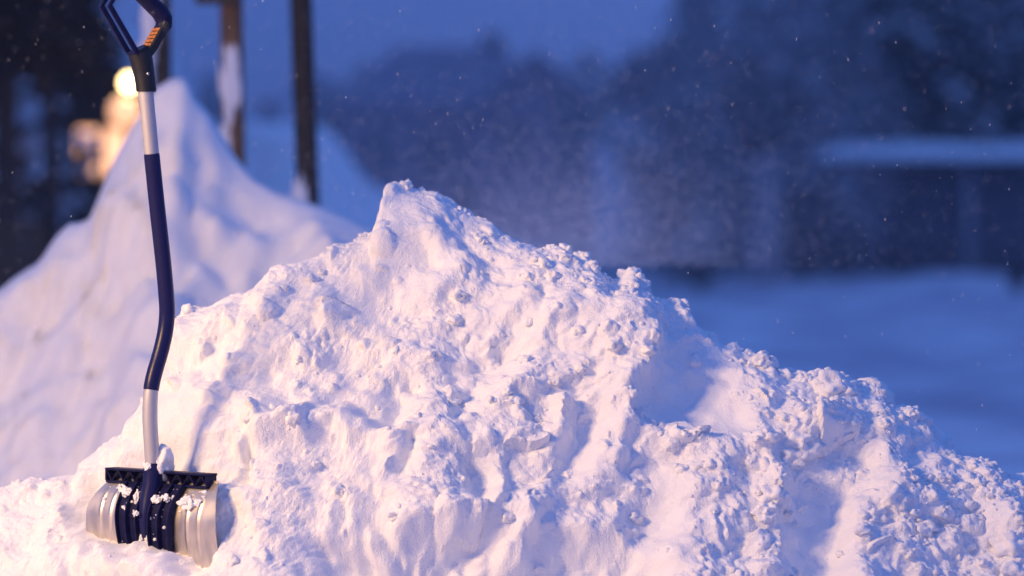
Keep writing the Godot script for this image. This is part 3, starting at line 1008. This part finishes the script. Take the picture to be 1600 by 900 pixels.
# ---------------------------------------------------------------- posts behind
func make_posts() -> void:
	var d := 14.0
	var pa := thing("timber_post", "thin dark brown post leaning slightly right of the snow-plastered one", "post", ground_at(496, d))
	var t := MB.new()
	t.tube([Vector3(0, -0.05, 0), Vector3(-0.02, 1.0, 0), Vector3(-0.075, 2.6, 0), Vector3(-0.1, 3.2, 0)], [0.042, 0.042, 0.041, 0.04], 20)
	part("pole", t.mesh(), M.dark_post, pa)
	var sl := lump(3, 611, 0.3)
	part("snow_patch", sl.mesh(), M.snow, pa, T(Vector3(-0.058, 1.38, 0.02), Basis().scaled(Vector3(0.03, 0.14, 0.045))))
	var pb := thing("timber_post", "light brown post with a long strip of snow plastered on it", "post", ground_at(366, d))
	t = MB.new()
	t.tube([Vector3(0.01, -0.05, 0), Vector3(0.004, 1.2, 0), Vector3(-0.01, 2.15, 0), Vector3(-0.012, 2.5, 0)], [0.043, 0.043, 0.042, 0.042], 20)
	part("pole", t.mesh(), M.brown_post, pb)
	sl = lump(3, 612, 0.3)
	part("snow_patch", sl.mesh(), M.snow, pb, T(Vector3(-0.008, 1.84, 0.016), Basis().scaled(Vector3(0.036, 0.19, 0.04))))
	sl = lump(3, 613, 0.3)
	part("snow_patch", sl.mesh(), M.snow, pb, T(Vector3(-0.03, 1.60, 0.015), Basis().scaled(Vector3(0.022, 0.1, 0.04))))
	var bx := MB.new()
	bx.box(T(Vector3(-0.05, 2.155, 0.06)), Vector3(0.17, 0.07, 0.05), 0.006)
	part("bracket", bx.mesh(), M.black, pb)
	var pc := thing("timber_post", "near black post rising behind the shovel handle with snow on its left side", "post", ground_at(256, d))
	t = MB.new()
	t.tube([Vector3(0, -0.05, 0), Vector3(0, 1.5, 0), Vector3(-0.004, 3.0, 0)], [0.03, 0.029, 0.028], 20)
	part("pole", t.mesh(), M.dark_post, pc)
	for k in 3:
		sl = lump(3, 620 + k, 0.3)
		part("snow_patch", sl.mesh(), M.snow, pc, T(Vector3(-0.055 + 0.01 * k, 1.92 + 0.12 * k, 0.01), Basis().scaled(Vector3(0.034, 0.1, 0.04))))


# ---------------------------------------------------------------- trees
func tuft(b: MB, p: Vector3, s: float) -> void:
	for k in 3:
		var d := Vector3(rng.randfn(), rng.randfn() * 0.6, rng.randfn()).normalized() * s
		var e := Vector3(rng.randfn(), rng.randfn(), rng.randfn()).normalized() * s * 0.35
		b.tri(p - d * 0.4 - e, p + d, p - d * 0.4 + e, Vector3(0, 1, 0.2))


func spruce(label: String, base: Vector3, h: float, wide: float, low: float, dark: Material, snow_share: float, sd: int, group := "") -> void:
	rng.seed = sd
	var root := thing("spruce_tree", label, "tree", base, 0.0, group)
	var tr := MB.new()
	tr.tube([Vector3(0, -0.1, 0), Vector3(0, h * 0.5, 0), Vector3(0, h * 0.98, 0)], [h * 0.02, h * 0.012, 0.01], 12)
	part("trunk", tr.mesh(), M.bark, root)
	var cr := MB.new()
	var sn := MB.new()
	var y := low
	while y < h:
		var f := (y - low) / (h - low)
		var rad := wide * pow(1.0 - f, 0.8) * rng.randf_range(0.8, 1.1) + 0.08
		var cnt := 5 + int(4.0 * (1.0 - f))
		var a0 := rng.randf() * TAU
		for k in cnt:
			var a := a0 + TAU * k / cnt + rng.randf_range(-0.25, 0.25)
			var out := Vector3(cos(a), 0, sin(a))
			var len := rad * rng.randf_range(0.75, 1.15)
			var tip := Vector3(0, y - len * rng.randf_range(0.25, 0.5), 0) + out * len
			cr.tube([Vector3(0, y, 0), Vector3(0, y - len * 0.05, 0) + out * len * 0.5, tip], [0.02 + 0.01 * len, 0.012, 0.004], 4)
			var steps := int(8 + len * 9.0)
			for s in steps:
				var g := (s + rng.randf()) / steps
				var p := Vector3(0, y, 0).lerp(tip, g) + Vector3(0, -0.1 * len * sin(g * PI) * -0.6, 0)
				var side := out.cross(Vector3.UP) * rng.randfn() * len * 0.17 * (1.15 - g)
				tuft(cr, p + side + Vector3(0, -rng.randf() * 0.12, 0), 0.13 + 0.07 * len)
				if rng.randf() < snow_share:
					tuft(sn, p + side + Vector3(0, 0.05, 0), 0.12 + 0.05 * len)
		y += lerpf(0.32, 0.18, f) * (h / 7.0)
	part("crown", cr.mesh(), dark, root)
	if sn.v.size():
		part("snow_cover", sn.mesh(), M.far_snow, root).set_meta("kind", "stuff")


func grow(b: MB, sn: MB, p: Vector3, d: Vector3, len: float, r: float, depth: int, share: float) -> void:
	var mid := p + d * len * 0.5 + Vector3(rng.randfn(), rng.randfn(), rng.randfn()) * len * 0.05
	var q := p + d * len
	b.tube([p, mid, q], [r, r * 0.85, r * 0.66], 6 if depth > 2 else 4)
	if absf(d.y) < 0.85 and rng.randf() < share:
		for k in 4:
			tuft(sn, p.lerp(q, rng.randf()) + Vector3(0, r, 0), 0.10 + r * 1.5)
	if depth == 0:
		for k in 4:
			tuft(b, q + Vector3(rng.randfn(), rng.randfn(), rng.randfn()) * len * 0.25, len * 0.32)
		return
	var kids := 3 if depth > 1 else 4
	for k in kids:
		var side := Vector3(rng.randfn(), rng.randfn() * 0.5 + 0.35, rng.randfn()).normalized()
		var nd := (d * 0.75 + side * 0.85).normalized()
		grow(b, sn, p.lerp(q, 1.0 if k == 0 else rng.randf_range(0.55, 1.0)), nd, len * rng.randf_range(0.62, 0.82), r * 0.6, depth - 1, share)


func leafless(called: String, label: String, base: Vector3, h: float, r: float, bark: Material, share: float, sd: int, group := "", trunk := 0.35, depth := 5) -> void:
	rng.seed = sd
	var root := thing(called, label, "tree", base, 0.0, group)
	var tr := MB.new()
	var top := Vector3(rng.randf_range(-0.04, 0.04) * h, h * trunk, 0)
	tr.tube([Vector3(0, -0.1, 0), Vector3(0, 0.2, 0), top * 0.5 + Vector3(0.02 * h, 0, 0), top], [r * 1.35, r * 1.05, r * 0.95, r * 0.85], 12)
	part("trunk", tr.mesh(), bark, root)
	var cr := MB.new()
	var sn := MB.new()
	for k in 4:
		var a := TAU * k / 4.0 + rng.randf()
		grow(cr, sn, top - Vector3(0, h * 0.03 * k, 0), Vector3(cos(a) * 0.6, 0.8, sin(a) * 0.6).normalized(), h * (1.0 - trunk) * 0.33, r * 0.6, depth - 1, share)
	part("crown", cr.mesh(), M.bark, root)
	if sn.v.size():
		part("snow_cover", sn.mesh(), M.far_snow, root).set_meta("kind", "stuff")


func bush(label: String, base: Vector3, h: float, wide: float, share: float, sd: int) -> void:
	rng.seed = sd
	var root := thing("bush", label, "bush", base)
	var st := MB.new()
	var cr := MB.new()
	var sn := MB.new()
	for k in 26:
		var a := rng.randf() * TAU
		var lean := rng.randf()
		var tip := Vector3(cos(a) * wide * lean, h * (1.0 - 0.45 * lean * lean) * rng.randf_range(0.7, 1.0), sin(a) * wide * lean)
		st.tube([Vector3(tip.x * 0.1, -0.05, tip.z * 0.1), tip * Vector3(0.4, 0.6, 0.4), tip], [0.03, 0.02, 0.006], 4)
		for j in 40:
			var g := rng.randf_range(0.25, 1.0)
			var p := tip * Vector3(g, pow(g, 0.8), g) + Vector3(rng.randfn(), rng.randfn(), rng.randfn()) * 0.09 * h
			tuft(cr, p, 0.11 * h)
			if rng.randf() < share and g > 0.6:
				tuft(sn, p + Vector3(0, 0.06 * h, 0), 0.1 * h)
	part("stems", st.mesh(), M.bark, root)
	part("twigs", cr.mesh(), M.bark, root).set_meta("kind", "stuff")
	if sn.v.size():
		part("snow_cover", sn.mesh(), M.far_snow, root).set_meta("kind", "stuff")


# ---------------------------------------------------------------- buildings
func prism(b: MB, pts: Array, z0: float, z1: float) -> void:
	# closed outline in x-y (counter-clockwise seen from the front, convex), drawn out from z0 to z1
	var c := Vector3.ZERO
	for p in pts:
		c += Vector3(p[0], p[1], 0) / pts.size()
	for k in pts.size():
		var p := Vector3(pts[k][0], pts[k][1], z0)
		var q := Vector3(pts[(k + 1) % pts.size()][0], pts[(k + 1) % pts.size()][1], z0)
		var e := Vector3(0, 0, z1 - z0)
		var m := (p + q) * 0.5 - Vector3(c.x, c.y, z0)
		b.quad(p, q, q + e, p + e, Vector3(q.y - p.y, p.x - q.x, 0) if Vector3(q.y - p.y, p.x - q.x, 0).dot(m) > 0.0 else -Vector3(q.y - p.y, p.x - q.x, 0))
	for k in range(1, pts.size() - 1):
		b.tri(Vector3(pts[0][0], pts[0][1], z1), Vector3(pts[k][0], pts[k][1], z1), Vector3(pts[k + 1][0], pts[k + 1][1], z1), Vector3(0, 0, 1 if z1 > z0 else -1))
		b.tri(Vector3(pts[0][0], pts[0][1], z0), Vector3(pts[k][0], pts[k][1], z0), Vector3(pts[k + 1][0], pts[k + 1][1], z0), Vector3(0, 0, -1 if z1 > z0 else 1))


func window(parent: Node3D, where: Vector3, w: float, h: float, pane: Material, frame: Material, called := "window") -> Node3D:
	var f := MB.new()
	f.box(T(Vector3(0, h / 2, 0.03)), Vector3(w + 0.12, 0.07, 0.09), 0.01)
	f.box(T(Vector3(0, -h / 2, 0.04)), Vector3(w + 0.16, 0.07, 0.12), 0.01)
	f.box(T(Vector3(-w / 2, 0, 0.03)), Vector3(0.07, h - 0.07, 0.08), 0.01)
	f.box(T(Vector3(w / 2, 0, 0.03)), Vector3(0.07, h - 0.07, 0.08), 0.01)
	f.box(T(Vector3(0, 0, 0.025)), Vector3(0.05, h - 0.07, 0.05), 0.01)
	var o := part(called, f.mesh(), frame, parent, T(where))
	for s in [-1.0, 1.0]:
		var g := MB.new()
		g.box(T(Vector3(s * w / 4, 0, 0.01)), Vector3(w / 2 - 0.07, h - 0.08, 0.015), 0.002)
		part("pane", g.mesh(), pane, o)
	return o


func make_house() -> void:
	# the gabled house in the middle distance; 1 px = 95/6000 m there
	var d := 95.0
	var root := thing("house", "dim gabled house with a chimney far behind the snow pile's peak", "house", ground_at(760, d))
	var u := d / LENS
	var yy := func(py: float) -> float: return EYE.y - (py - HORIZON) * u
	var xx := func(px: float) -> float: return (px - 760.0) * u
	var eave: float = yy.call(165)
	# main body, ridge across the picture
	var w := MB.new()
	w.box(T(Vector3((xx.call(540) + xx.call(800)) / 2, eave / 2, -3.0)), Vector3(xx.call(800) - xx.call(540), eave, 6.0), 0.02)
	part("wall", w.mesh(), M.house_wall, root)
	# wing with its gable to us
	var g := MB.new()
	prism(g, [[xx.call(745), -0.1], [xx.call(925), -0.1], [xx.call(925), yy.call(168)], [xx.call(837), yy.call(94)], [xx.call(745), yy.call(168)]], -5.0, 1.6)
	part("gable_wing", g.mesh(), M.house_wall, root)
	var r := MB.new()
	var x0: float = xx.call(520)
	var x1: float = xx.call(850)
	var top: float = yy.call(76)
	for s in [[0.5, -3.0], [-6.5, -3.0]]:
		var a := Vector3(x0, eave - 0.1, s[0])
		var b := Vector3(x1, eave - 0.1, s[0])
		var c := Vector3(xx.call(790), top, s[1])
		var e := Vector3(xx.call(615), top, s[1])
		var up := Vector3(0, 0.18, 0)
		r.quad(a, b, c, e, Vector3(0, -1, 0))
		r.quad(a + up, b + up, c + up, e + up, Vector3(0, 1, 0))
		r.quad(a, b, b + up, a + up, Vector3(0, 0, s[0]))
	r.tri(Vector3(x0, eave + 0.08, 0.5), Vector3(x0, eave + 0.08, -6.5), Vector3(xx.call(615), top + 0.18, -3), Vector3(-1, 1, 0))
	r.tri(Vector3(x1, eave + 0.08, 0.5), Vector3(x1, eave + 0.08, -6.5), Vector3(xx.call(790), top + 0.18, -3), Vector3(1, 1, 0))
	var roof := part("roof", r.mesh(), M.house_roof, root)
	var ch := MB.new()
	ch.box(T(Vector3(xx.call(768), yy.call(70), -2.9)), Vector3(0.5, 0.8, 0.5), 0.03)
	part("chimney", ch.mesh(), M.brick, roof)
	var r2 := MB.new()
	for s in [-1.0, 1.0]:
		var ap := Vector3(xx.call(837), yy.call(82), 0)
		var lo := Vector3(xx.call(837) + s * 102 * u, yy.call(172), 0)
		var th := Vector3(0, -0.22, 0)
		var z0 := Vector3(0, 0, 2.0)
		var z1 := Vector3(0, 0, -5.0)
		r2.quad(ap + z0, lo + z0, lo + z1, ap + z1, Vector3(0, 1, 0))
		r2.quad(ap + z0 + th, lo + z0 + th, lo + z1 + th, ap + z1 + th, Vector3(0, -1, 0))
		r2.quad(ap + z0, lo + z0, lo + z0 + th, ap + z0 + th, Vector3(0, 0, 1))
		r2.quad(lo + z0, lo + z1, lo + z1 + th, lo + z0 + th, Vector3(s, 0, 0))
	part("gable_roof", r2.mesh(), M.trim, root)
	window(root, Vector3(xx.call(901), yy.call(207), 1.6), 0.55, 0.75, M.glass, M.trim)
	window(root, Vector3(xx.call(800), yy.call(215), 1.6), 0.8, 0.9, M.glass, M.house_wall)
	for px in [590.0, 680.0]:
		window(root, Vector3(xx.call(px), yy.call(240), 0.0), 0.9, 1.0, M.glass, M.house_wall)
	var dr := MB.new()
	dr.box(T(Vector3(xx.call(738), 1.0, 0.03)), Vector3(0.9, 2.0, 0.08), 0.02)
	part("door", dr.mesh(), M.brick, root)


func make_shed() -> void:
	var d := 84.0
	var root := thing("shed", "long low dark shed with a snow covered roof at the right", "shed", ground_at(1310, d))
	var u := d / LENS
	var h := 2.42 # the wall, to the eaves
	# boards of the wall
	rng.seed = 8
	var back := MB.new()
	back.box(T(Vector3(4.0, h / 2, -1.6)), Vector3(8.0, h, 3.0), 0.01)
	part("wall", back.mesh(), M.shed_dark, root)
	var boards: Array[ArrayMesh] = []
	for k in 3:
		var m := MB.new()
		m.box(T(Vector3.ZERO), Vector3(0.185 + 0.004 * k, h - 0.02, 0.03), 0.006)
		boards.append(m.mesh())
	for k in 40:
		part("board", boards[rng.randi() % 3], M.shed_wall, root, T(Vector3(0.1 + k * 0.198, h / 2, -0.083 + rng.randf_range(-0.004, 0.004))))
	for px in [1515.0, 1325.0]:
		var ps := MB.new()
		ps.box(T(Vector3((px - 1310.0) * u, h / 2, -0.02)), Vector3(0.2, h - 0.02, 0.08), 0.01)
		part("corner_board" if px < 1400 else "door_post", ps.mesh(), M.shed_post if px > 1400 else M.shed_wall, root)
	var r := MB.new()
	r.box(T(Vector3(4.0, h + 0.05, -1.4)), Vector3(8.6, 0.10, 3.9), 0.02)
	var roof := part("roof", r.mesh(), M.shed_dark, root)
	var sn := MB.new()
	var nz := noise(FastNoiseLite.TYPE_SIMPLEX, 0.5, 61, 2)
	var pts := PackedVector3Array()
	for j in 25:
		var v := j / 24.0
		for i in 60:
			var x := -0.35 + 8.7 * i / 59.0
			var edge := minf(1.0, minf(v, 1.0 - v) * 10.0) * minf(1.0, minf(i, 59 - i) * 0.35)
			pts.append(Vector3(x, h + 0.08 + sqrt(edge) * (0.33 + 0.05 * nz.get_noise_2d(x, v * 4.0)), 0.6 - 4.0 * v))
	sn.sheet(pts, 60, 25, true)
	smooth_normals(sn)
	part("snow_cover", sn.mesh(), M.far_snow, roof)


func make_left_house() -> void:
	# a cottage at the left edge with its porch lit
	var d := 36.0
	var u := d / LENS
	var root := thing("cottage", "brown boarded cottage with a lit porch behind the dark spruce", "house", ground_at(60, d))
	var back := MB.new()
	back.box(T(Vector3(-1.6, 1.35, -2.1)), Vector3(4.7, 2.7, 4.0), 0.02)
	part("wall", back.mesh(), M.left_wall, root)
	rng.seed = 31
	var bd := MB.new()
	bd.box(T(Vector3.ZERO), Vector3(0.15, 2.66, 0.03), 0.005)
	var bm := bd.mesh()
	for k in 30:
		part("board", bm, M.left_wall, root, T(Vector3(-3.87 + k * 0.157, 1.35, -0.083 + rng.randf_range(-0.003, 0.003))))
	var rf := MB.new()
	prism(rf, [[-4.2, 2.62], [0.86, 2.62], [0.86, 2.72], [-1.6, 4.3], [-4.2, 2.72]], 0.5, -4.6)
	var roof := part("roof", rf.mesh(), M.shed_dark, root)
	var rs := MB.new()
	prism(rs, [[-4.25, 2.74], [0.9, 2.74], [0.9, 2.95], [-1.6, 4.6], [-4.25, 2.95]], 0.45, -4.6)
	part("snow_cover", rs.mesh(), M.far_snow, roof)
	var lit := glow(Color(1.0, 0.72, 0.48), 2.0)
	window(root, Vector3((158 - 60) * u, EYE.y - (238 - HORIZON) * u, -0.05), 0.52, 0.52, lit, M.left_wall, "lit_window")
	# garden lamp with two globes, one above the other
	var lp := at(203, 0, 29.0)
	var lamp := thing("garden_lamp", "lit garden lamp with two globes right behind the shovel handle", "lamp", Vector3(lp.x, 0, lp.z))
	var pole := MB.new()
	pole.tube([Vector3(0.08, -0.1, -0.1), Vector3(0.08, 1.5, -0.1), Vector3(0.08, 2.6, -0.1)], [0.03, 0.025, 0.02], 12)
	part("pole", pole.mesh(), M.lamp_metal, lamp)
	for q in [[203, 129, 0.055, 14.0, 0.1, Color(1.0, 0.86, 0.58), "bright upper globe"], [196, 174, 0.12, 1.5, 0.05, Color(1.0, 0.70, 0.34), "dimmer amber lower globe"]]:
		var p := at(q[0], q[1], 29.0) - lamp.position
		var gl := ico(3)
		for k in gl.v.size():
			gl.v[k] = gl.v[k] * q[2] + p
		var go := part("globe", gl.mesh(), glow(q[5], q[3]), lamp)
		go.set_meta("label", q[6])
		var am := MB.new()
		am.tube([p + Vector3(0, q[2] * 0.9, 0), p + Vector3(0, q[2] + 0.05, -0.02), Vector3(0.08, p.y + q[2] + 0.04, -0.1)], [0.03, 0.015, 0.012], 8)
		part("arm", am.mesh(), M.lamp_metal, lamp)
		var l := OmniLight3D.new()
		l.name = "lamp_light"
		l.position = p
		l.light_color = q[5]
		l.light_energy = q[4]
		l.light_size = q[2] * 0.9
		l.omni_range = 30.0
		l.omni_attenuation = 2.0
		l.shadow_enabled = true
		lamp.add_child(l, true)
	# fence at the far left
	var fr := thing("board_fence", "brown board fence at the left edge behind the snow", "fence", ground_at(-10, 26.0))
	var fb := MB.new()
	fb.box(T(Vector3.ZERO), Vector3(0.14, 1.24, 0.03), 0.006)
	var fm := fb.mesh()
	for k in 9:
		part("board", fm, M.fence, fr, T(Vector3(-0.95 + k * 0.155, 0.67, rng.randf_range(-0.01, 0.01))))
	for y in [0.3, 0.85]:
		var rl := MB.new()
		rl.box(T(Vector3(-0.33, y, -0.05)), Vector3(1.4, 0.08, 0.05), 0.006)
		part("rail", rl.mesh(), M.fence, fr)


# ---------------------------------------------------------------- the lamp that lights the heap (left of the frame)
const LAMP := Vector3(-3.4, 2.9, -5.9)

func make_street_lamp() -> void:
	var root := thing("street_lamp", "tall lamp post with three round pale heads left of the snow piles", "street lamp", Vector3(LAMP.x, 0, LAMP.z))
	var p := MB.new()
	p.tube([Vector3(0, -0.1, 0), Vector3(0, 0.5, 0), Vector3(0, 0.55, 0), Vector3(0, LAMP.y, 0), Vector3(0, LAMP.y + 0.1, 0)], [0.08, 0.075, 0.05, 0.04, 0.02], 20)
	part("post", p.mesh(), M.lamp_metal, root)
	for k in 3:
		var a := TAU * k / 3.0 + 0.4
		var o := Vector3(cos(a) * 0.38, 0.0, sin(a) * 0.38)
		var am := MB.new()
		am.tube([Vector3(0, LAMP.y - 0.5, 0), o * 0.6 + Vector3(0, LAMP.y - 0.42, 0), o + Vector3(0, LAMP.y - 0.27, 0), o + Vector3(0, LAMP.y - 0.2, 0)], [0.02, 0.018, 0.018, 0.05], 12)
		part("arm", am.mesh(), M.lamp_metal, root)
		var gl := ico(3)
		for i in gl.v.size():
			gl.v[i] = gl.v[i] * 0.2 + Vector3(0, LAMP.y, 0) + o
		part("globe", gl.mesh(), glow(Color(1.0, 0.8, 0.66), 4.0), root)
		var l := OmniLight3D.new()
		l.name = "lamp_light"
		l.position = Vector3(0, LAMP.y, 0) + o
		l.light_color = lin(1.0, 0.615, 0.265)
		l.light_energy = 7.8
		l.light_size = 0.19
		l.omni_range = 60.0
		l.omni_attenuation = 2.0
		l.shadow_enabled = true
		root.add_child(l, true)


func fog(called: String, label: String, where: Vector3, size: Vector3, density: float, tint: Color) -> void:
	var f := FogVolume.new()
	f.name = called
	f.shape = RenderingServer.FOG_VOLUME_SHAPE_ELLIPSOID
	f.size = size
	var m := FogMaterial.new()
	m.density = density
	m.albedo = tint
	f.material = m
	f.position = where
	tag(f, label, "mist")
	f.set_meta("kind", "stuff")
	add_child(f, true)


func make_mist() -> void:
	fog("far_haze", "blue haze of falling snow around the gabled house", Vector3(-6.0, 2.5, -76.0), Vector3(27, 16, 60), 0.0125, lin(0.95, 0.88, 1.0))
	# snow dust blown off the ridge, thickest just behind it
	rng.seed = 123
	var mm := MultiMesh.new()
	mm.transform_format = MultiMesh.TRANSFORM_3D
	mm.mesh = ico(0).mesh()
	mm.instance_count = 32000
	for k in 32000:
		var wide := 1.0 if k % 3 else 2.3
		var p := at(885, 392, rng.randf_range(10.8, 17.0))
		p += Vector3(rng.randfn() * 0.30 * wide, absf(rng.randfn()) * 0.19 * wide - 0.05, 0)
		var s := rng.randf_range(0.0012, 0.0026)
		mm.set_instance_transform(k, T(p, Basis.from_euler(Vector3(k, k * 2.0, k * 3.0)).scaled(Vector3(s, s * 0.6, s))))
	var o := MultiMeshInstance3D.new()
	o.name = "blown_snow"
	o.multimesh = mm
	o.material_override = M.flake
	tag(o, "pale cloud of blown snow dust just behind the pile's ridge", "snow dust")
	o.set_meta("kind", "stuff")
	add_child(o)


func make_snowfall() -> void:
	rng.seed = 99
	var fl := ico(0)
	var mm := MultiMesh.new()
	mm.transform_format = MultiMesh.TRANSFORM_3D
	mm.mesh = fl.mesh()
	mm.instance_count = 26000
	for k in 26000:
		var p := Vector3(rng.randf_range(-3.2, 3.2), rng.randf_range(0.5, 3.4), -rng.randf_range(5.0, 24.0))
		var s := rng.randf_range(0.0003, 0.0006)
		mm.set_instance_transform(k, T(p, Basis(Vector3(0, 0, 1), rng.randf_range(-0.1, 0.05)).scaled(Vector3(s, s * rng.randf_range(3.0, 6.5), s))))
	var o := MultiMeshInstance3D.new()
	o.name = "snowfall"
	o.multimesh = mm
	o.material_override = M.flake
	o.set_meta("kind", "stuff")
	o.set_meta("label", "small white snowflakes falling through the evening air")
	o.set_meta("category", "snowfall")
	add_child(o)


func _ready() -> void:
	# camera, sky, exposure
	var cam := Camera3D.new()
	cam.name = "camera"
	cam.position = EYE
	cam.rotation.x = PITCH
	var lens := CameraAttributesPhysical.new()
	lens.frustum_focal_length = 160.0
	lens.frustum_focus_distance = 8.08
	lens.frustum_near = 0.1
	lens.frustum_far = 2000.0
	lens.exposure_aperture = 2.6
	cam.attributes = lens
	cam.fov = 8.578
	cam.far = 2000.0
	add_child(cam)
	cam.current = true
	var sky := ProceduralSkyMaterial.new()
	sky.sky_top_color = lin(0.088, 0.205, 0.67)
	sky.sky_horizon_color = lin(0.105, 0.2, 0.66)
	sky.sky_curve = 0.25
	sky.ground_horizon_color = lin(0.055, 0.12, 0.47)
	sky.ground_bottom_color = lin(0.05, 0.11, 0.4)
	var env := Environment.new()
	env.background_mode = Environment.BG_SKY
	env.sky = Sky.new()
	env.sky.sky_material = sky
	env.tonemap_mode = Environment.TONE_MAPPER_LINEAR
	env.tonemap_exposure = 1.0
	env.fog_enabled = true
	env.fog_density = 0.0014
	env.volumetric_fog_enabled = true
	env.volumetric_fog_density = 0.0
	env.fog_light_color = lin(0.62, 0.76, 1.0)
	env.sdfgi_enabled = true
	env.ssao_enabled = true
	env.ssil_enabled = true
	var we := WorldEnvironment.new()
	we.name = "world_environment"
	we.environment = env
	add_child(we)

	make_materials()
	make_ground()
	make_street_lamp()
	make_heap()
	print("heap ", Time.get_ticks_msec())
	mound("snow_pile", "tall soft snow pile with a pointed top behind the shovel", [-330, 640, -200, 560, -100, 510, 0, 458, 60, 415, 85, 375, 110, 352, 138, 348, 150, 320, 175, 260, 205, 205, 225, 175, 245, 140, 262, 128, 285, 124, 300, 140, 306, 160, 325, 180, 345, 215, 375, 255, 400, 280, 430, 300, 470, 318, 520, 335, 560, 352, 620, 390, 700, 440, 820, 500, 1000, 590], 11.5, 0.02, 1.7, 1.0, 51)
	mound("snow_bank", "broad blue shaded snow bank between the two posts", [-80, 470, 0, 420, 60, 372, 100, 335, 150, 290, 200, 225, 260, 196, 380, 189, 440, 191, 490, 194, 515, 205, 535, 228, 560, 268, 585, 293, 640, 310, 760, 360, 900, 420], 40.0, 0.1, 5.0, 1.0, 53, 2.0)
	make_shovel()
	make_posts()
	print("near ", Time.get_ticks_msec())
	make_house()
	make_shed()
	make_left_house()
	# trees left
	spruce("dark spruce filling the upper left corner in front of the cottage", ground_at(10, 30.0), 6.5, 1.0, 2.7, M.dark_needle, 0.015, 1)
	spruce("smaller dark spruce beside the garden lamp", ground_at(80, 31.0), 5.0, 0.45, 2.85, M.dark_needle, 0.0, 2)
	bush("snow dusted bush below the dark spruce at the left", ground_at(8, 34.0), 2.3, 0.48, 2.0, 3)
	# behind the house and between the posts
	leafless("leafless_tree", "dim leafless tree just left of the gabled house", ground_at(580, 98.0), 6.2, 0.16, M.bark, 0.3, 4)
	for k in 4:
		spruce(["hazy spruce behind the light brown post", "hazy spruce between the two posts", "hazy spruce just right of the dark post", "hazy spruce behind the roof of the gabled house"][k], ground_at([330, 420, 505, 660][k], [105.0, 108.0, 106.0, 112.0][k]), [5.2, 4.6, 4.4, 6.0][k], 1.5, 0.4, M.needle, 0.25, 10 + k)
	# right: tall snowy trees behind the shed
	var spots := [[1085, 97, 9.0, 2.0], [1190, 92, 11.5, 2.7], [1300, 99, 13.0, 3.1], [1420, 93, 13.5, 3.3], [1530, 99, 14.0, 3.4], [1640, 94, 14.0, 3.4]]
	var which := ["shortest snowy spruce at the left end of the tall row", "second snowy spruce from the left in the tall row", "broad spruce above the left end of the shed", "broad spruce behind the middle of the shed roof", "broad spruce above the pale post of the shed", "broad spruce at the right edge behind the shed"]
	for k in 6:
		spruce(which[k], ground_at(spots[k][0], spots[k][1]), spots[k][2], spots[k][3], 0.5, M.needle, 0.6, 20 + k, "tall spruces behind the shed")
	leafless("leafless_tree", "round crowned leafless tree at the left end of the tall spruces", ground_at(1020, 90.0), 6.4, 0.2, M.bark, 0.6, 47, "", 0.3)
	leafless("leafless_tree", "pale trunked leafless tree left of the shed", ground_at(1192, 74.0), 5.0, 0.3, M.pale_bark, 0.4, 40, "", 0.5)
	leafless("leafless_tree", "thin dark leafless tree left of the pale one", ground_at(1052, 80.0), 3.6, 0.16, M.bark, 0.3, 41, "", 0.45)
	bush("dark bush at the left corner of the shed", ground_at(1255, 78.0), 1.95, 0.6, 0.1, 42)
	bush("dark snow capped bush against the shed wall", ground_at(1310, 82.5), 1.8, 0.5, 0.3, 43)
	bush("small dark bush between the two leafless trees", ground_at(1122, 82.0), 1.4, 0.35, 0.2, 44)
	bush("pale snow laden bush left of the pale trunked tree", ground_at(1090, 70.0), 1.05, 0.42, 2.0, 48)
	bush("low dark shrub in the snow before the shed", ground_at(1412, 78.0), 0.35, 0.14, 0.1, 45)
	bush("low dark shrub at the right edge of the snow field", ground_at(1592, 66.0), 0.42, 0.16, 0.1, 46)
	var tw := MB.new()
	tw.tube([Vector3(-0.006, 0, 0), Vector3(0, 0.002, 0), Vector3(0.007, 0, 0)], [0.0012, 0.0022, 0.001], 6)
	single("twig", tw.mesh(), M.twig, "tiny brown twig lying on the smooth snow low in the pile", "twig", T(at(569, 846, 7.9)))
	make_mist()
	make_snowfall()
	print("done ", Time.get_ticks_msec())
